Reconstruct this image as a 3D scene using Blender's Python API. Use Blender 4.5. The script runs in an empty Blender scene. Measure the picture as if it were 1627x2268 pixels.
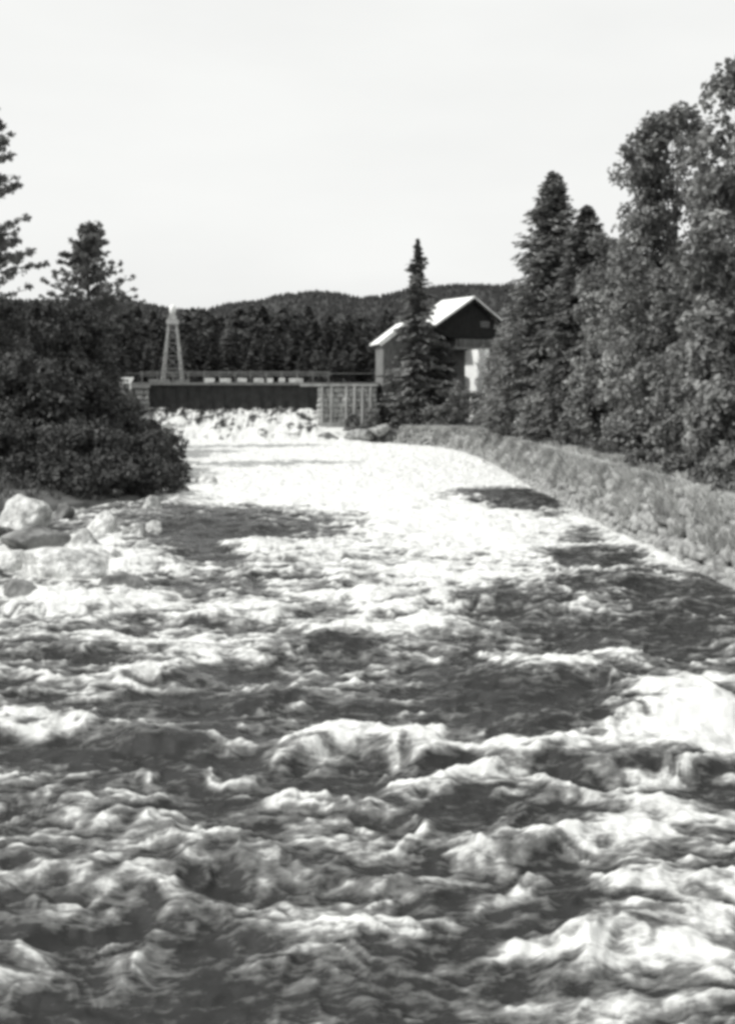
import bpy, math, random
import numpy as np
from mathutils import Vector, Matrix

# ------------------------------------------------------------------ camera, sky, sun, exposure
S = bpy.context.scene
COL = S.collection
F = 1008.0                      # focal length in picture pixels (734 wide)
HZ = 392.0                      # picture row of the horizon
HC = 4.5                        # camera height above the near water

cd = bpy.data.cameras.new('camera'); cam = bpy.data.objects.new('camera', cd); COL.objects.link(cam)
cam.location = (0, 0, HC); cam.rotation_euler = (math.radians(90), 0, 0)
cd.sensor_fit = 'HORIZONTAL'; cd.sensor_width = 36; cd.lens = 36 * F / 734
cd.shift_y = -(512 - HZ) / 734
cd.clip_start = 0.1; cd.clip_end = 6000
S.camera = cam

SUN_AZ = (-0.90, -0.22)         # where the sun stands, seen from above (left, slightly behind us)
SUN_EL = math.radians(44)
wd = bpy.data.worlds.new('World'); S.world = wd; wd.use_nodes = True
nt = wd.node_tree; bg = nt.nodes['Background']
sky = nt.nodes.new('ShaderNodeTexSky'); sky.sky_type = 'NISHITA'; sky.sun_disc = False
sky.sun_elevation = SUN_EL; sky.sun_rotation = math.atan2(SUN_AZ[0], SUN_AZ[1])
sky.dust_density = 4.0; sky.air_density = 1.0; sky.ozone_density = 1.0
bwn = nt.nodes.new('ShaderNodeHueSaturation'); bwn.inputs['Saturation'].default_value = 0.03
nt.links.new(sky.outputs[0], bwn.inputs['Color'])
# thin bright cloud veil over the whole sky, a little uneven
wtc = nt.nodes.new('ShaderNodeTexCoord'); wmp = nt.nodes.new('ShaderNodeMapping'); wmp.inputs['Scale'].default_value = (1.5, 1.5, 5)
wn_ = nt.nodes.new('ShaderNodeTexNoise'); wn_.inputs['Scale'].default_value = 2.2; wn_.inputs['Detail'].default_value = 6
nt.links.new(wtc.outputs['Generated'], wmp.inputs[0]); nt.links.new(wmp.outputs[0], wn_.inputs['Vector'])
wr = nt.nodes.new('ShaderNodeMapRange'); wr.inputs[1].default_value = 0.3; wr.inputs[2].default_value = 0.7; wr.inputs[3].default_value = 0.80; wr.inputs[4].default_value = 0.93
nt.links.new(wn_.outputs[0], wr.inputs[0])
wm = nt.nodes.new('ShaderNodeMix'); wm.data_type = 'RGBA'; wm.inputs[7].default_value = (5.9, 5.95, 5.85, 1)
nt.links.new(wr.outputs[0], wm.inputs[0]); nt.links.new(bwn.outputs[0], wm.inputs[6]); nt.links.new(wm.outputs[2], bg.inputs['Color'])
bg.inputs['Strength'].default_value = 0.12
sl = bpy.data.lights.new('sun', 'SUN'); so = bpy.data.objects.new('sun', sl); COL.objects.link(so)
sl.energy = 2.9; sl.angle = math.radians(0.5); sl.color = (1, 0.99, 0.97)
_a = Vector((SUN_AZ[0], SUN_AZ[1], 0)).normalized() * math.cos(SUN_EL) + Vector((0, 0, math.sin(SUN_EL)))
so.rotation_euler = _a.to_track_quat('Z', 'Y').to_euler()
S.view_settings.view_transform = 'Standard'; S.view_settings.look = 'None'
S.view_settings.gamma = 1; S.view_settings.use_curve_mapping = False
S.view_settings.exposure = 0.45
S.render.engine = 'CYCLES'
S.cycles.max_bounces = 5; S.cycles.diffuse_bounces = 3; S.cycles.glossy_bounces = 2
S.cycles.transmission_bounces = 3; S.cycles.transparent_max_bounces = 4
S.cycles.pixel_filter_type = 'BLACKMAN_HARRIS'; S.cycles.filter_width = 3.8
S.cycles.use_denoising = True

rng = np.random.default_rng(7)
random.seed(7)
K = 734 / 1627.0                # photo display coordinates -> picture pixels

# ------------------------------------------------------------------ numpy noise
_P = np.random.default_rng(3).permutation(4096)
def _h(ix, iy, iz): return _P[(_P[(_P[ix & 4095] + iy) & 4095] + iz) & 4095]
_G = np.random.default_rng(5).normal(size=(4096, 3)); _G /= np.linalg.norm(_G, axis=1)[:, None]
def noise3(x, y, z):
    x, y, z = np.broadcast_arrays(np.asarray(x, float), np.asarray(y, float), np.asarray(z, float))
    ix, iy, iz = np.floor(x).astype(int), np.floor(y).astype(int), np.floor(z).astype(int)
    fx, fy, fz = x - ix, y - iy, z - iz
    u, v, w = [t * t * t * (t * (t * 6 - 15) + 10) for t in (fx, fy, fz)]
    r = 0
    for dx in (0, 1):
        for dy in (0, 1):
            for dz in (0, 1):
                g = _G[_h(ix + dx, iy + dy, iz + dz)]
                d = g[..., 0] * (fx - dx) + g[..., 1] * (fy - dy) + g[..., 2] * (fz - dz)
                r = r + d * (u if dx else 1 - u) * (v if dy else 1 - v) * (w if dz else 1 - w)
    return r * 1.6
def noise2(x, y, s=0.0):
    x, y = np.broadcast_arrays(np.asarray(x, float), np.asarray(y, float))
    x = x + s * 17.3; y = y - s * 9.1
    ix, iy = np.floor(x).astype(int), np.floor(y).astype(int)
    fx, fy = x - ix, y - iy
    u, v = [t * t * t * (t * (t * 6 - 15) + 10) for t in (fx, fy)]
    r = 0
    for dx in (0, 1):
        for dy in (0, 1):
            a = _P[(_P[(ix + dx) & 4095] + iy + dy) & 4095] * (2 * np.pi / 4096)
            r = r + (np.cos(a) * (fx - dx) + np.sin(a) * (fy - dy)) * (u if dx else 1 - u) * (v if dy else 1 - v)
    return r * 1.5
def fbm2(x, y, s=0, o=4, g=0.5):
    r = 0; a = 1; t = 0
    for i in range(o):
        r = r + a * noise2(x, y, s + i * 1.7); t += a; a *= g; x = x * 2.03; y = y * 2.03
    return r / t
def sstep(a, b, x):
    t = np.clip((x - a) / (b - a), 0, 1); return t * t * (3 - 2 * t)

# ------------------------------------------------------------------ mesh helpers
def np_mesh(name, V, Q, smooth=False, attr=None):
    """V (n,3) and Q (m,k) faces of k corners each, k fixed"""
    me = bpy.data.meshes.new(name)
    V = np.ascontiguousarray(V, dtype=np.float32); Q = np.ascontiguousarray(Q, dtype=np.int32)
    m, k = Q.shape
    me.vertices.add(len(V)); me.vertices.foreach_set('co', V.ravel())
    me.loops.add(m * k); me.loops.foreach_set('vertex_index', Q.ravel())
    me.polygons.add(m)
    me.polygons.foreach_set('loop_start', np.arange(0, m * k, k, dtype=np.int32))
    me.polygons.foreach_set('loop_total', np.full(m, k, dtype=np.int32))
    if smooth: me.polygons.foreach_set('use_smooth', np.ones(m, dtype=bool))
    me.update(calc_edges=True)
    for nm, arr in (attr or {}).items():
        a = me.attributes.new(nm, 'FLOAT', 'POINT'); a.data.foreach_set('value', np.ascontiguousarray(arr, dtype=np.float32))
    return me
def link(name, me, mat=None, parent=None, loc=None):
    o = bpy.data.objects.new(name, me); COL.objects.link(o)
    if me is not None and mat is not None and not me.materials: me.materials.append(mat)
    if parent is not None: o.parent = parent
    if loc is not None: o.location = loc
    return o
def tag(o, label=None, cat=None, group=None, kind=None):
    if label: o['label'] = label
    if cat: o['category'] = cat
    if group: o['group'] = group
    if kind: o['kind'] = kind
    return o
def thing(name, loc, label, cat, group=None, rz=0):
    o = link(name, None, loc=loc); o.rotation_euler = (0, 0, rz); o.empty_display_size = 0.2
    return tag(o, label, cat, group)
def copy_tree(o, parent=None):
    c = o.copy(); COL.objects.link(c); c.parent = parent
    for ch in o.children: copy_tree(ch, c)
    return c

class MB:
    def __init__(s): s.v = []; s.f = []
    def add(s, vs, fs):
        n = len(s.v); s.v += [tuple(p) for p in vs]; s.f += [tuple(i + n for i in f) for f in fs]; return s
    def box(s, c, size, rz=0, jit=0):
        cx, cy, cz = c; sx, sy, sz = [t / 2 for t in size]; ca, sa = math.cos(rz), math.sin(rz)
        vs = []
        for z in (-sz, sz):
            for x, y in ((-sx, -sy), (sx, -sy), (sx, sy), (-sx, sy)):
                x2, y2, z2 = [t + random.uniform(-jit, jit) for t in (x, y, z)]
                vs.append((cx + x2 * ca - y2 * sa, cy + x2 * sa + y2 * ca, cz + z2))
        return s.add(vs, [(3, 2, 1, 0), (4, 5, 6, 7), (0, 1, 5, 4), (1, 2, 6, 5), (2, 3, 7, 6), (3, 0, 4, 7)])
    def tube(s, pts, rad, n=8):
        pts = [Vector(p) for p in pts]; rings = []
        for i, p in enumerate(pts):
            t = (pts[min(i + 1, len(pts) - 1)] - pts[max(i - 1, 0)]).normalized()
            a = t.orthogonal().normalized(); b = t.cross(a)
            r = rad[i] if hasattr(rad, '__len__') else rad
            rings.append([p + (a * math.cos(q) + b * math.sin(q)) * r for q in [2 * math.pi * k / n for k in range(n)]])
        vs = [v for r in rings for v in r]; fs = []
        for i in range(len(pts) - 1):
            for k in range(n):
                fs.append((i * n + k, i * n + (k + 1) % n, (i + 1) * n + (k + 1) % n, (i + 1) * n + k))
        fs.append(tuple(range(n))[::-1]); fs.append(tuple(range((len(pts) - 1) * n, len(pts) * n)))
        return s.add(vs, fs)
    def prism(s, poly, vec):
        """poly: list of 3-D points (planar), extruded by vec"""
        n = len(poly); vec = Vector(vec); vs = [Vector(p) for p in poly]; vs += [p + vec for p in vs]
        fs = [tuple(range(n))[::-1], tuple(range(n, 2 * n))] + [(i, (i + 1) % n, (i + 1) % n + n, i + n) for i in range(n)]
        return s.add(vs, fs)
    def mesh(s, name, smooth=False):
        me = bpy.data.meshes.new(name); me.from_pydata(s.v, [], s.f); me.update()
        if smooth: me.polygons.foreach_set('use_smooth', [True] * len(me.polygons))
        return me
    def build(s, name, mat, parent=None, smooth=False, loc=None):
        return link(name, s.mesh(name, smooth), mat, parent, loc)

# ------------------------------------------------------------------ materials
def mat_new(name):
    m = bpy.data.materials.new(name); m.use_nodes = True
    n = m.node_tree.nodes; l = m.node_tree.links
    return m, n, l, n['Principled BSDF']
def gcol(v): return (v * 1.0, v * 1.01, v * 0.985, 1)
def mat_noise(name, c0, c1, scale=4, rough=0.85, detail=6, bump=0.0, bscale=None, spec=0.3, stretch=(1, 1, 1), coord='Object', lo=0.35, hi=0.65, bdist=0.05):
    m, n, l, p = mat_new(name)
    tc = n.new('ShaderNodeTexCoord'); mp = n.new('ShaderNodeMapping'); mp.inputs['Scale'].default_value = stretch
    l.new(tc.outputs[coord], mp.inputs[0])
    t = n.new('ShaderNodeTexNoise'); t.inputs['Scale'].default_value = scale; t.inputs['Detail'].default_value = detail
    t.inputs['Roughness'].default_value = 0.62
    l.new(mp.outputs[0], t.inputs['Vector'])
    r = n.new('ShaderNodeValToRGB'); r.color_ramp.elements[0].color = gcol(c0); r.color_ramp.elements[1].color = gcol(c1)
    r.color_ramp.elements[0].position = lo; r.color_ramp.elements[1].position = hi
    l.new(t.outputs[0], r.inputs[0]); l.new(r.outputs[0], p.inputs['Base Color'])
    p.inputs['Roughness'].default_value = rough; p.inputs['Specular IOR Level'].default_value = spec
    if bump:
        t2 = n.new('ShaderNodeTexNoise'); t2.inputs['Scale'].default_value = bscale or scale * 3; t2.inputs['Detail'].default_value = 5
        l.new(mp.outputs[0], t2.inputs['Vector'])
        b = n.new('ShaderNodeBump'); b.inputs['Strength'].default_value = bump; b.inputs['Distance'].default_value = bdist
        l.new(t2.outputs[0], b.inputs['Height']); l.new(b.outputs[0], p.inputs['Normal'])
    return m
def mat_leaf(name, c0, c1, scale=1.3, trans=0.25):
    m, n, l, p = mat_new(name)
    geo = n.new('ShaderNodeTexCoord'); t = n.new('ShaderNodeTexNoise'); t.inputs['Scale'].default_value = scale; t.inputs['Detail'].default_value = 5
    l.new(geo.outputs['Object'], t.inputs['Vector'])
    oi = n.new('ShaderNodeObjectInfo')
    r = n.new('ShaderNodeValToRGB'); r.color_ramp.elements[0].color = gcol(c0); r.color_ramp.elements[1].color = gcol(c1)
    r.color_ramp.elements[0].position = 0.35; r.color_ramp.elements[1].position = 0.68
    l.new(t.outputs[0], r.inputs[0])
    mul = n.new('ShaderNodeMath'); mul.operation = 'MULTIPLY_ADD'; mul.inputs[1].default_value = 0.45; mul.inputs[2].default_value = 0.78
    l.new(oi.outputs['Random'], mul.inputs[0])
    mx = n.new('ShaderNodeVectorMath'); mx.operation = 'SCALE'; l.new(r.outputs[0], mx.inputs[0]); l.new(mul.outputs[0], mx.inputs['Scale'])
    l.new(mx.outputs[0], p.inputs['Base Color']); p.inputs['Roughness'].default_value = 0.6; p.inputs['Specular IOR Level'].default_value = 0.25
    tr = n.new('ShaderNodeBsdfTranslucent'); l.new(mx.outputs[0], tr.inputs[0])
    ms = n.new('ShaderNodeMixShader'); ms.inputs[0].default_value = trans
    l.new(p.outputs[0], ms.inputs[1]); l.new(tr.outputs[0], ms.inputs[2]); l.new(ms.outputs[0], n['Material Output'].inputs[0])
    return m

M = {}
M['ground'] = mat_noise('ground_soil', 0.05, 0.14, 0.6, bump=0.5)
M['hill'] = mat_noise('hill_floor', 0.02, 0.05, 0.05)
M['path'] = mat_noise('gravel_path', 0.26, 0.48, 3.0, bump=0.6, bscale=12)
M['stone'] = mat_noise('wall_stone', 0.11, 0.38, 4.0, bump=0.7, bscale=9)
M['core'] = mat_noise('wall_joint', 0.10, 0.2, 2)
M['boulder'] = mat_noise('granite_pale', 0.16, 0.66, 3.2, bump=0.9, bscale=6, bdist=.12, lo=0.3, hi=0.6)
M['boulder_dark'] = mat_noise('granite_dark', 0.07, 0.26, 1.8, bump=0.7, bscale=7)
M['concrete'] = mat_noise('abutment_concrete', 0.16, 0.30, 1.2, bump=0.4)
M['steel'] = mat_noise('dark_steel', 0.018, 0.04, 2.0, rough=0.6)
M['gate'] = mat_noise('dark_gate_boards', 0.012, 0.035, 3.0, stretch=(1, 1, 0.2), rough=0.6)  # near-black boards closing the left bay under the girder
M['deck'] = mat_noise('deck_timber', 0.10, 0.22, 3.0, stretch=(6, 1, 1))
M['rail'] = mat_noise('rail_paint', 0.10, 0.20, 3.0)
M['kerb'] = mat_noise('kerb_stone', 0.38, 0.60, 3.0)
M['white'] = mat_noise('white_paint', 0.74, 0.86, 2.0, rough=0.6)
M['crib'] = mat_noise('crib_masonry', 0.24, 0.42, 1.4, bump=0.6)
M['timber'] = mat_noise('grey_timber', 0.20, 0.36, 2.0, stretch=(1, 1, 0.3))
M['pylon'] = mat_noise('galvanised_steel', 0.28, 0.46, 3.0, rough=0.5)
M['insul'] = mat_noise('pylon_white', 0.7, 0.82, 3.0)
M['roof'] = mat_noise('bright_sheet_roof', 0.62, 0.82, 1.5, stretch=(1, 5, 1), rough=0.5)
M['darkwood'] = mat_noise('dark_boards', 0.012, 0.03, 2.0, stretch=(6, 6, 1), rough=0.9, spec=0.1)  # near-black boards for the gable and its trim
M['greywood'] = mat_noise('weathered_boards', 0.07, 0.14, 2.0, stretch=(6, 6, 1))
M['greywall'] = mat_noise('weathered_wall', 0.10, 0.20, 1.5, stretch=(4, 4, 1))
M['glass'] = mat_noise('window_glass', 0.02, 0.05, 1.0, rough=0.15, spec=0.5)
M['frame'] = mat_noise('window_frame', 0.12, 0.2, 2.0)
M['bark'] = mat_noise('bark', 0.05, 0.14, 4.0, stretch=(1, 1, 0.25))
M['spruce'] = mat_leaf('spruce_needles', 0.09, 0.22, 0.9, 0.12)
M['spruce_far'] = mat_leaf('far_needles', 0.05, 0.11, 0.3, 0.10)
M['pine'] = mat_leaf('pine_needles', 0.12, 0.27, 1.2, 0.2)
M['leaf'] = mat_leaf('birch_leaves', 0.09, 0.34, 0.9, 0.25)
M['leaf_dark'] = mat_leaf('shade_dark_leaves', 0.03, 0.11, 0.8, 0.12)  # darker leaf copy: shade on the left bank is put into this colour
M['shrub'] = mat_leaf('shrub_leaves', 0.08, 0.28, 1.2, 0.25)
M['grass'] = mat_leaf('dry_grass', 0.20, 0.54, 0.8, 0.3)
M['forest'] = mat_leaf('hill_trees', 0.014, 0.032, 0.012, 0.0)

# ------------------------------------------------------------------ layout of the river
def zw(d):                       # mean water level at distance d
    d = np.asarray(d, float)
    return 0.35 * sstep(25, 80, d) + 2.75 * sstep(81.5, 88.5, d)
def at_water(dx, dy):            # display coordinates of the photo -> point on the water
    px, py = dx * K, dy * K
    d = HC * F / (py - HZ)
    for _ in range(30): d = 0.5 * d + 0.5 * (HC - float(zw(min(d, 81)))) * F / (py - HZ)
    return ((px - 367) / F * d, d)
def W(px, py, d): return ((px - 367) / F * d, d, HC - (py - HZ) / F * d)

LSH = np.array([(-9.6, -6), (-9.4, 10), (-10.5, 20), (-12.0, 27), (-12.8, 33), (-11.8, 38), (-9.4, 42), (-9.2, 50), (-11.2, 58), (-15, 72), (-19, 85), (-20, 92), (-24, 150)], float)
RSH = np.array([(9.2, -6), (8.9, 12), (8.6, 25), (8.3, 32), (7.9, 39), (7.7, 50), (7.5, 62), (6.9, 70), (5.4, 77), (2.0, 81.5), (-3.0, 84), (-4.4, 86), (-4.4, 92), (-4, 150)], float)
def seg_dist(x, y, P):
    best = np.full(np.shape(x), 1e9)
    for i in range(len(P) - 1):
        ax, ay = P[i]; bx, by = P[i + 1]; vx, vy = bx - ax, by - ay
        t = np.clip(((x - ax) * vx + (y - ay) * vy) / (vx * vx + vy * vy), 0, 1)
        best = np.minimum(best, np.hypot(x - ax - t * vx, y - ay - t * vy))
    return best
def shore(x, y):                 # signed distances past the left and past the right shore (positive = on land)
    xl = np.interp(y, LSH[:, 1], LSH[:, 0]); xr = np.interp(y, RSH[:, 1], RSH[:, 0])
    dl = seg_dist(x, y, LSH) * np.where(x < xl, 1, -1)
    dr = seg_dist(x, y, RSH) * np.where(x > xr, 1, -1)
    return dl, dr
def ground_z(x, y):
    dl, dr = shore(x, y)
    far = sstep(84, 92, y)
    n = fbm2(x * 0.25, y * 0.25, 4, 3)
    zl = 0.15 + 0.4 * sstep(0, 2.5, dl) + 1.3 * sstep(3, 16, dl) + 0.2 * n
    zl = np.maximum(zl, (4.9 + 0.2 * n) * sstep(78, 87, y) * sstep(0.0, 1.5, dl))
    zr = 1.52 * sstep(0.25, 0.9, dr) + 0.7 * sstep(3, 15, dr) + 0.12 * n * sstep(2, 5, dr) - 0.1
    farr = np.maximum(sstep(98, 112, y), far * sstep(3.0, -1.0, x)); zr = zr * (1 - farr) + 4.9 * farr * sstep(0, 1, dr)
    bed = zw(y) - 0.9
    z = np.where(dl > 0, zl, np.where(dr > 0, zr, bed))
    return z

# ------------------------------------------------------------------ ground sheet
def axis(lo, hi, f0, f1, step):
    a = list(np.arange(f0, f1, step)); s = step; v = f1
    while v < hi: a.append(v); s *= 1.25; v += s
    a.append(hi); s = step; v = f0; b = []
    while v > lo: s *= 1.25; v -= s; b.append(max(v, lo))
    return np.array(sorted(set(b + a)))
gx = axis(-3000, 3000, -32, 32, 0.35); gy = axis(-40, 2600, -6, 96, 0.45)
X, Y = np.meshgrid(gx, gy)
Z = ground_z(X, Y)
Z = Z + 2.0 * sstep(150, 500, Y)
idx = np.arange(X.size).reshape(X.shape)
Q = np.stack([idx[:-1, :-1], idx[:-1, 1:], idx[1:, 1:], idx[1:, :-1]], -1).reshape(-1, 4)
tag(link('ground', np_mesh('ground', np.stack([X, Y, Z], -1).reshape(-1, 3), Q, True), M['ground']), kind='structure')

# ------------------------------------------------------------------ hills and the wood that covers them
RIDGE = [(-200, 668), (0, 664), (150, 664), (250, 664), (300, 667), (350, 677), (400, 686), (450, 685), (500, 672), (580, 664), (620, 652), (700, 644), (740, 648), (800, 659), (850, 653), (880, 645), (930, 638), (1000, 630), (1100, 631), (1180, 629), (1400, 618), (1627, 625), (1900, 640)]
RX = np.array([(p[0] * K - 367) / F for p in RIDGE]); RY = np.array([(HZ - p[1] * K) / F for p in RIDGE])
def hill_z(x, y):
    u = x / y
    top = np.interp(u, RX, RY) * 1500 + HC - 7
    t = sstep(800, 1500, y)
    return 4 + (top - 4) * t ** 1.3 + 3.0 * fbm2(x * 0.008, y * 0.008, 2, 3) * (1 - t) - 30 * sstep(1500, 2000, y)
hx = np.linspace(-1500, 1500, 260); hy = np.linspace(760, 1900, 90)
X, Y = np.meshgrid(hx, hy); Z = hill_z(X, Y)
idx = np.arange(X.size).reshape(X.shape)
Q = np.stack([idx[:-1, :-1], idx[:-1, 1:], idx[1:, 1:], idx[1:, :-1]], -1).reshape(-1, 4)
tag(link('hills', np_mesh('hills', np.stack([X, Y, Z], -1).reshape(-1, 3), Q, True), M['hill']), kind='structure')

def cone_trees(xs, ys, zs, hs, rs, sides=6, tiers=2):
    n = len(xs); V = []; T = []
    base = 0
    for k in range(tiers):
        z0 = 0.05 + 0.85 * k / tiers; z1 = min(1.0, z0 + 1.25 / tiers)
        rr = (1 - z0) * 0.95 + 0.05
        a = np.arange(sides) * 2 * np.pi / sides
        jit = rng.uniform(0.65, 1.25, (n, sides)); ang = a[None] + rng.uniform(0, 6, (n, 1))
        vx = xs[:, None] + np.cos(ang) * (rs * rr)[:, None] * jit
        vy = ys[:, None] + np.sin(ang) * (rs * rr)[:, None] * jit
        vz = zs[:, None] + hs[:, None] * (z0 + rng.uniform(-0.04, 0.04, (n, sides)))
        ring = np.stack([vx, vy, vz], -1)
        apex = np.stack([xs, ys, zs + hs * z1], -1)[:, None]
        vv = np.concatenate([ring, apex], 1).reshape(-1, 3)
        b = base + np.arange(n)[:, None] * (sides + 1)
        i = np.arange(sides)
        T.append(np.stack([b + i, b + (i + 1) % sides, b + sides + 0 * i], -1).reshape(-1, 3))
        V.append(vv); base += len(vv)
    return np.concatenate(V), np.concatenate(T)
n = 16000
uu = rng.uniform(-0.56, 0.56, n); yy = 780 + (1530 - 780) * rng.uniform(0, 1, n) ** 0.75
xx = uu * yy; zz = hill_z(xx, yy); hh = rng.uniform(4.5, 8.5, n); rr = hh * rng.uniform(0.34, 0.5, n)
V, T = cone_trees(xx, yy, zz - 0.5, hh, rr, 6, 2)
tag(link('hill_wood', np_mesh('hill_wood', V, T), M['forest']), 'dark conifer wood covering the far hills up to the ridge', 'wood', kind='stuff')

# ------------------------------------------------------------------ water
# foam map in the photograph's own coordinates, laid on the river: (x, y, half width, half height, strength)
FOAM = [
 (600, 1035, 330, 52, 1.3), (900, 1040, 260, 62, 1.1), (780, 1100, 230, 45, 1.0), (640, 960, 260, 40, .55), (460, 1010, 100, 28, 1.0),
 (1120, 1060, 120, 22, .8), (1220, 1085, 60, 18, .4),
 (1080, 1092, 120, 15, -1.6), (1150, 1104, 110, 12, -1.0), (1210, 1120, 70, 12, -.9),
 (1060, 1165, 160, 34, 1.0), (1130, 1205, 110, 38, .7), (900, 1215, 160, 50, .45), (880, 1150, 90, 22, .25),
 (1330, 1150, 70, 22, 1.2), (1420, 1190, 75, 24, 1.3), (1510, 1235, 75, 26, 1.3), (1275, 1120, 30, 16, .7), (1490, 1280, 40, 16, .5),
 (1300, 1170, 60, 20, -.5), (1340, 1230, 120, 28, -.5), (1550, 1330, 120, 60, -.42), (1400, 1300, 160, 40, -.3), (1130, 1335, 140, 22, -.6), (880, 1270, 240, 60, .22), (860, 1400, 200, 40, .2),
 (1100, 1275, 160, 10, .5), (470, 1150, 190, 38, -.75), (430, 1205, 110, 28, -.6), (480, 1068, 70, 14, .7), (470, 1110, 100, 10, .35),
 (700, 1140, 120, 16, -.25), (560, 1110, 80, 14, .3), (550, 1208, 40, 15, .7), (660, 1225, 100, 26, .5), (600, 1240, 40, 12, .3),
 (120, 1255, 190, 26, 1.1), (60, 1225, 160, 22, .8), (230, 1180, 120, 20, .5), (60, 1310, 120, 18, .6), (330, 1100, 90, 14, .4), (160, 1340, 100, 22, .7), (340, 1340, 110, 22, .6), (540, 1355, 90, 18, .7), (620, 1320, 140, 12, .3),
 (300, 1420, 150, 22, .6), (450, 1440, 110, 20, .7), (700, 1395, 140, 14, .7), (740, 1430, 90, 30, -1.1), (660, 1470, 40, 30, .3),
 (880, 1320, 160, 26, .55), (980, 1380, 60, 26, .7), (820, 1380, 120, 16, .4), (290, 1500, 80, 20, .5), (120, 1450, 110, 40, -.45),
 (70, 1580, 90, 16, .9), (130, 1612, 150, 10, .9), (200, 1530, 60, 14, .45), (110, 1660, 230, 26, -.9), (380, 1540, 200, 14, -.3), (480, 1580, 240, 22, -.6),
 (1270, 1482, 85, 24, 1.2), (1380, 1455, 60, 14, .5), (1230, 1540, 260, 22, -.9), (1180, 1590, 220, 30, -1.1), (1070, 1500, 120, 14, -.3),
 (1430, 1545, 110, 30, .95), (1545, 1510, 50, 12, .4), (1580, 1550, 60, 22, -.6), (1520, 1625, 140, 26, 1.3), (1610, 1660, 80, 26, 1.2), (1400, 1650, 60, 14, -.3),
 (1180, 1680, 80, 12, .8), (1130, 1715, 60, 20, .35), (1400, 1680, 90, 16, .7), (980, 1740, 140, 10, .9), (1250, 1720, 60, 20, -.3),
 (740, 1640, 80, 20, .9), (680, 1670, 60, 14, .5), (900, 1645, 70, 30, .8), (640, 1730, 300, 20, -.5), (330, 1660, 100, 14, .2), (960, 1590, 60, 10, .6),
 (850, 1540, 60, 12, .3), (640, 1540, 80, 12, .3), (1500, 1420, 140, 30, -.3), (1250, 1400, 200, 30, -.3),
 (500, 1900, 150, 30, .4), (1200, 1880, 200, 30, .45), (200, 1830, 120, 22, .4), (900, 1820, 200, 30, -.3), (1450, 1830, 120, 24, .4), (750, 2060, 200, 40, .35), (1400, 2120, 240, 40, .4), (200, 2110, 200, 40, .3),
]
# standing waves: crest centre (photo coordinates), half width m, length along the flow m, height m, tilt
WAVES = [(1265, 1500, 1.0, .55, .34, .1), (1430, 1570, 1.0, .5, .34, .3), (1520, 1610, 1.5, .55, .42, 0), (1180, 1700, .75, .45, .38, .25), (1420, 1710, .8, .4, .32, .3),
 (735, 1440, 1.0, .55, .30, 0), (730, 1665, .75, .4, .34, .3), (900, 1665, .45, .4, .26, 0), (90, 1620, 1.5, .45, .30, .15), (270, 1450, 1.3, .5, .22, 0), (290, 1520, .7, .4, .22, 0),
 (160, 1350, 1.1, .6, .24, .1), (540, 1365, 1.0, .6, .24, .2), (980, 1400, .8, .6, .24, 0), (1100, 1110, 3.0, 1.6, .45, 0), (470, 1165, 3.2, 1.4, .28, 0), (1130, 1345, 2.4, .9, .3, 0),
 (1370, 1470, .8, .5, .24, 0), (1060, 1515, 1.2, .5, .22, .2), (400, 1640, 1.0, .45, .2, .1), (1180, 1610, 1.3, .6, .2, 0), (640, 1545, .9, .5, .18, 0), (1340, 1290, 1.4, .7, .24, 0),
 (660, 1240, 1.7, .9, .26, .3), (560, 1215, .8, .6, .3, 0), (880, 1330, 1.5, .7, .22, 0), (330, 1260, 1.3, .6, .3, .3), (500, 1900, .6, .3, .18, .1), (1200, 1880, .7, .3, .2, -.1), (800, 2080, .6, .3, .16, .1), (1400, 2100, .7, .3, .18, .1)]
nr, nc = 1000, 1000
dd = np.exp(np.linspace(math.log(3.6), math.log(150), nr)); uc = np.linspace(-0.50, 0.50, nc)
X = uc[None] * dd[:, None]
Xo = .5 * dd[:, None] + (np.maximum(.56 * dd[:, None], 15) - .5 * dd[:, None]) * np.linspace(0, 1, 141)[None, 1:] ** 1.3
X = np.concatenate([-Xo[:, ::-1], X, Xo], 1); nc = X.shape[1]; Y = np.repeat(dd[:, None], nc, 1)
wob = 0.35 * fbm2(X * 0.6, Y * 0.6, 9, 3)
dl, dr = shore(X, Y)
Zb = zw(Y)
py = HZ + (HC - Zb) * F / Y; px = 367 + X / Y * F
DX, DY = px / K, py / K
wx = fbm2(X * 0.7, Y * 0.9, 21, 4) + .9 * sstep(25, 60, Y) * fbm2(X * 0.35, Y * 0.16, 22, 4); wy = fbm2(X * 0.7, Y * 0.9, 33, 4) + 1.2 * sstep(25, 60, Y) * fbm2(X * 0.5, Y * 0.2, 34, 4)
# warp the map so no blob keeps a smooth outline
sc = np.clip(1.0 / Y, 0.012, 0.2) * F / K
DXw = DX + wx * sc * 0.55; DYw = DY + wy * sc * 0.55 * np.clip(HC / Y, 0.05, .45)
fm = np.full(X.shape, -0.12)
for (cx, cy, rx, ry, a) in FOAM: fm += a * np.exp(-0.5 * np.minimum(((DXw - cx) / (rx * 0.8)) ** 2 + ((DYw - cy) / (ry * 0.8)) ** 2, 60))
calm = sstep(40, 52, Y) * (1 - sstep(80, 84, Y))
fall = sstep(81, 83.5, Y) * (1 - sstep(89, 92, Y))
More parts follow.
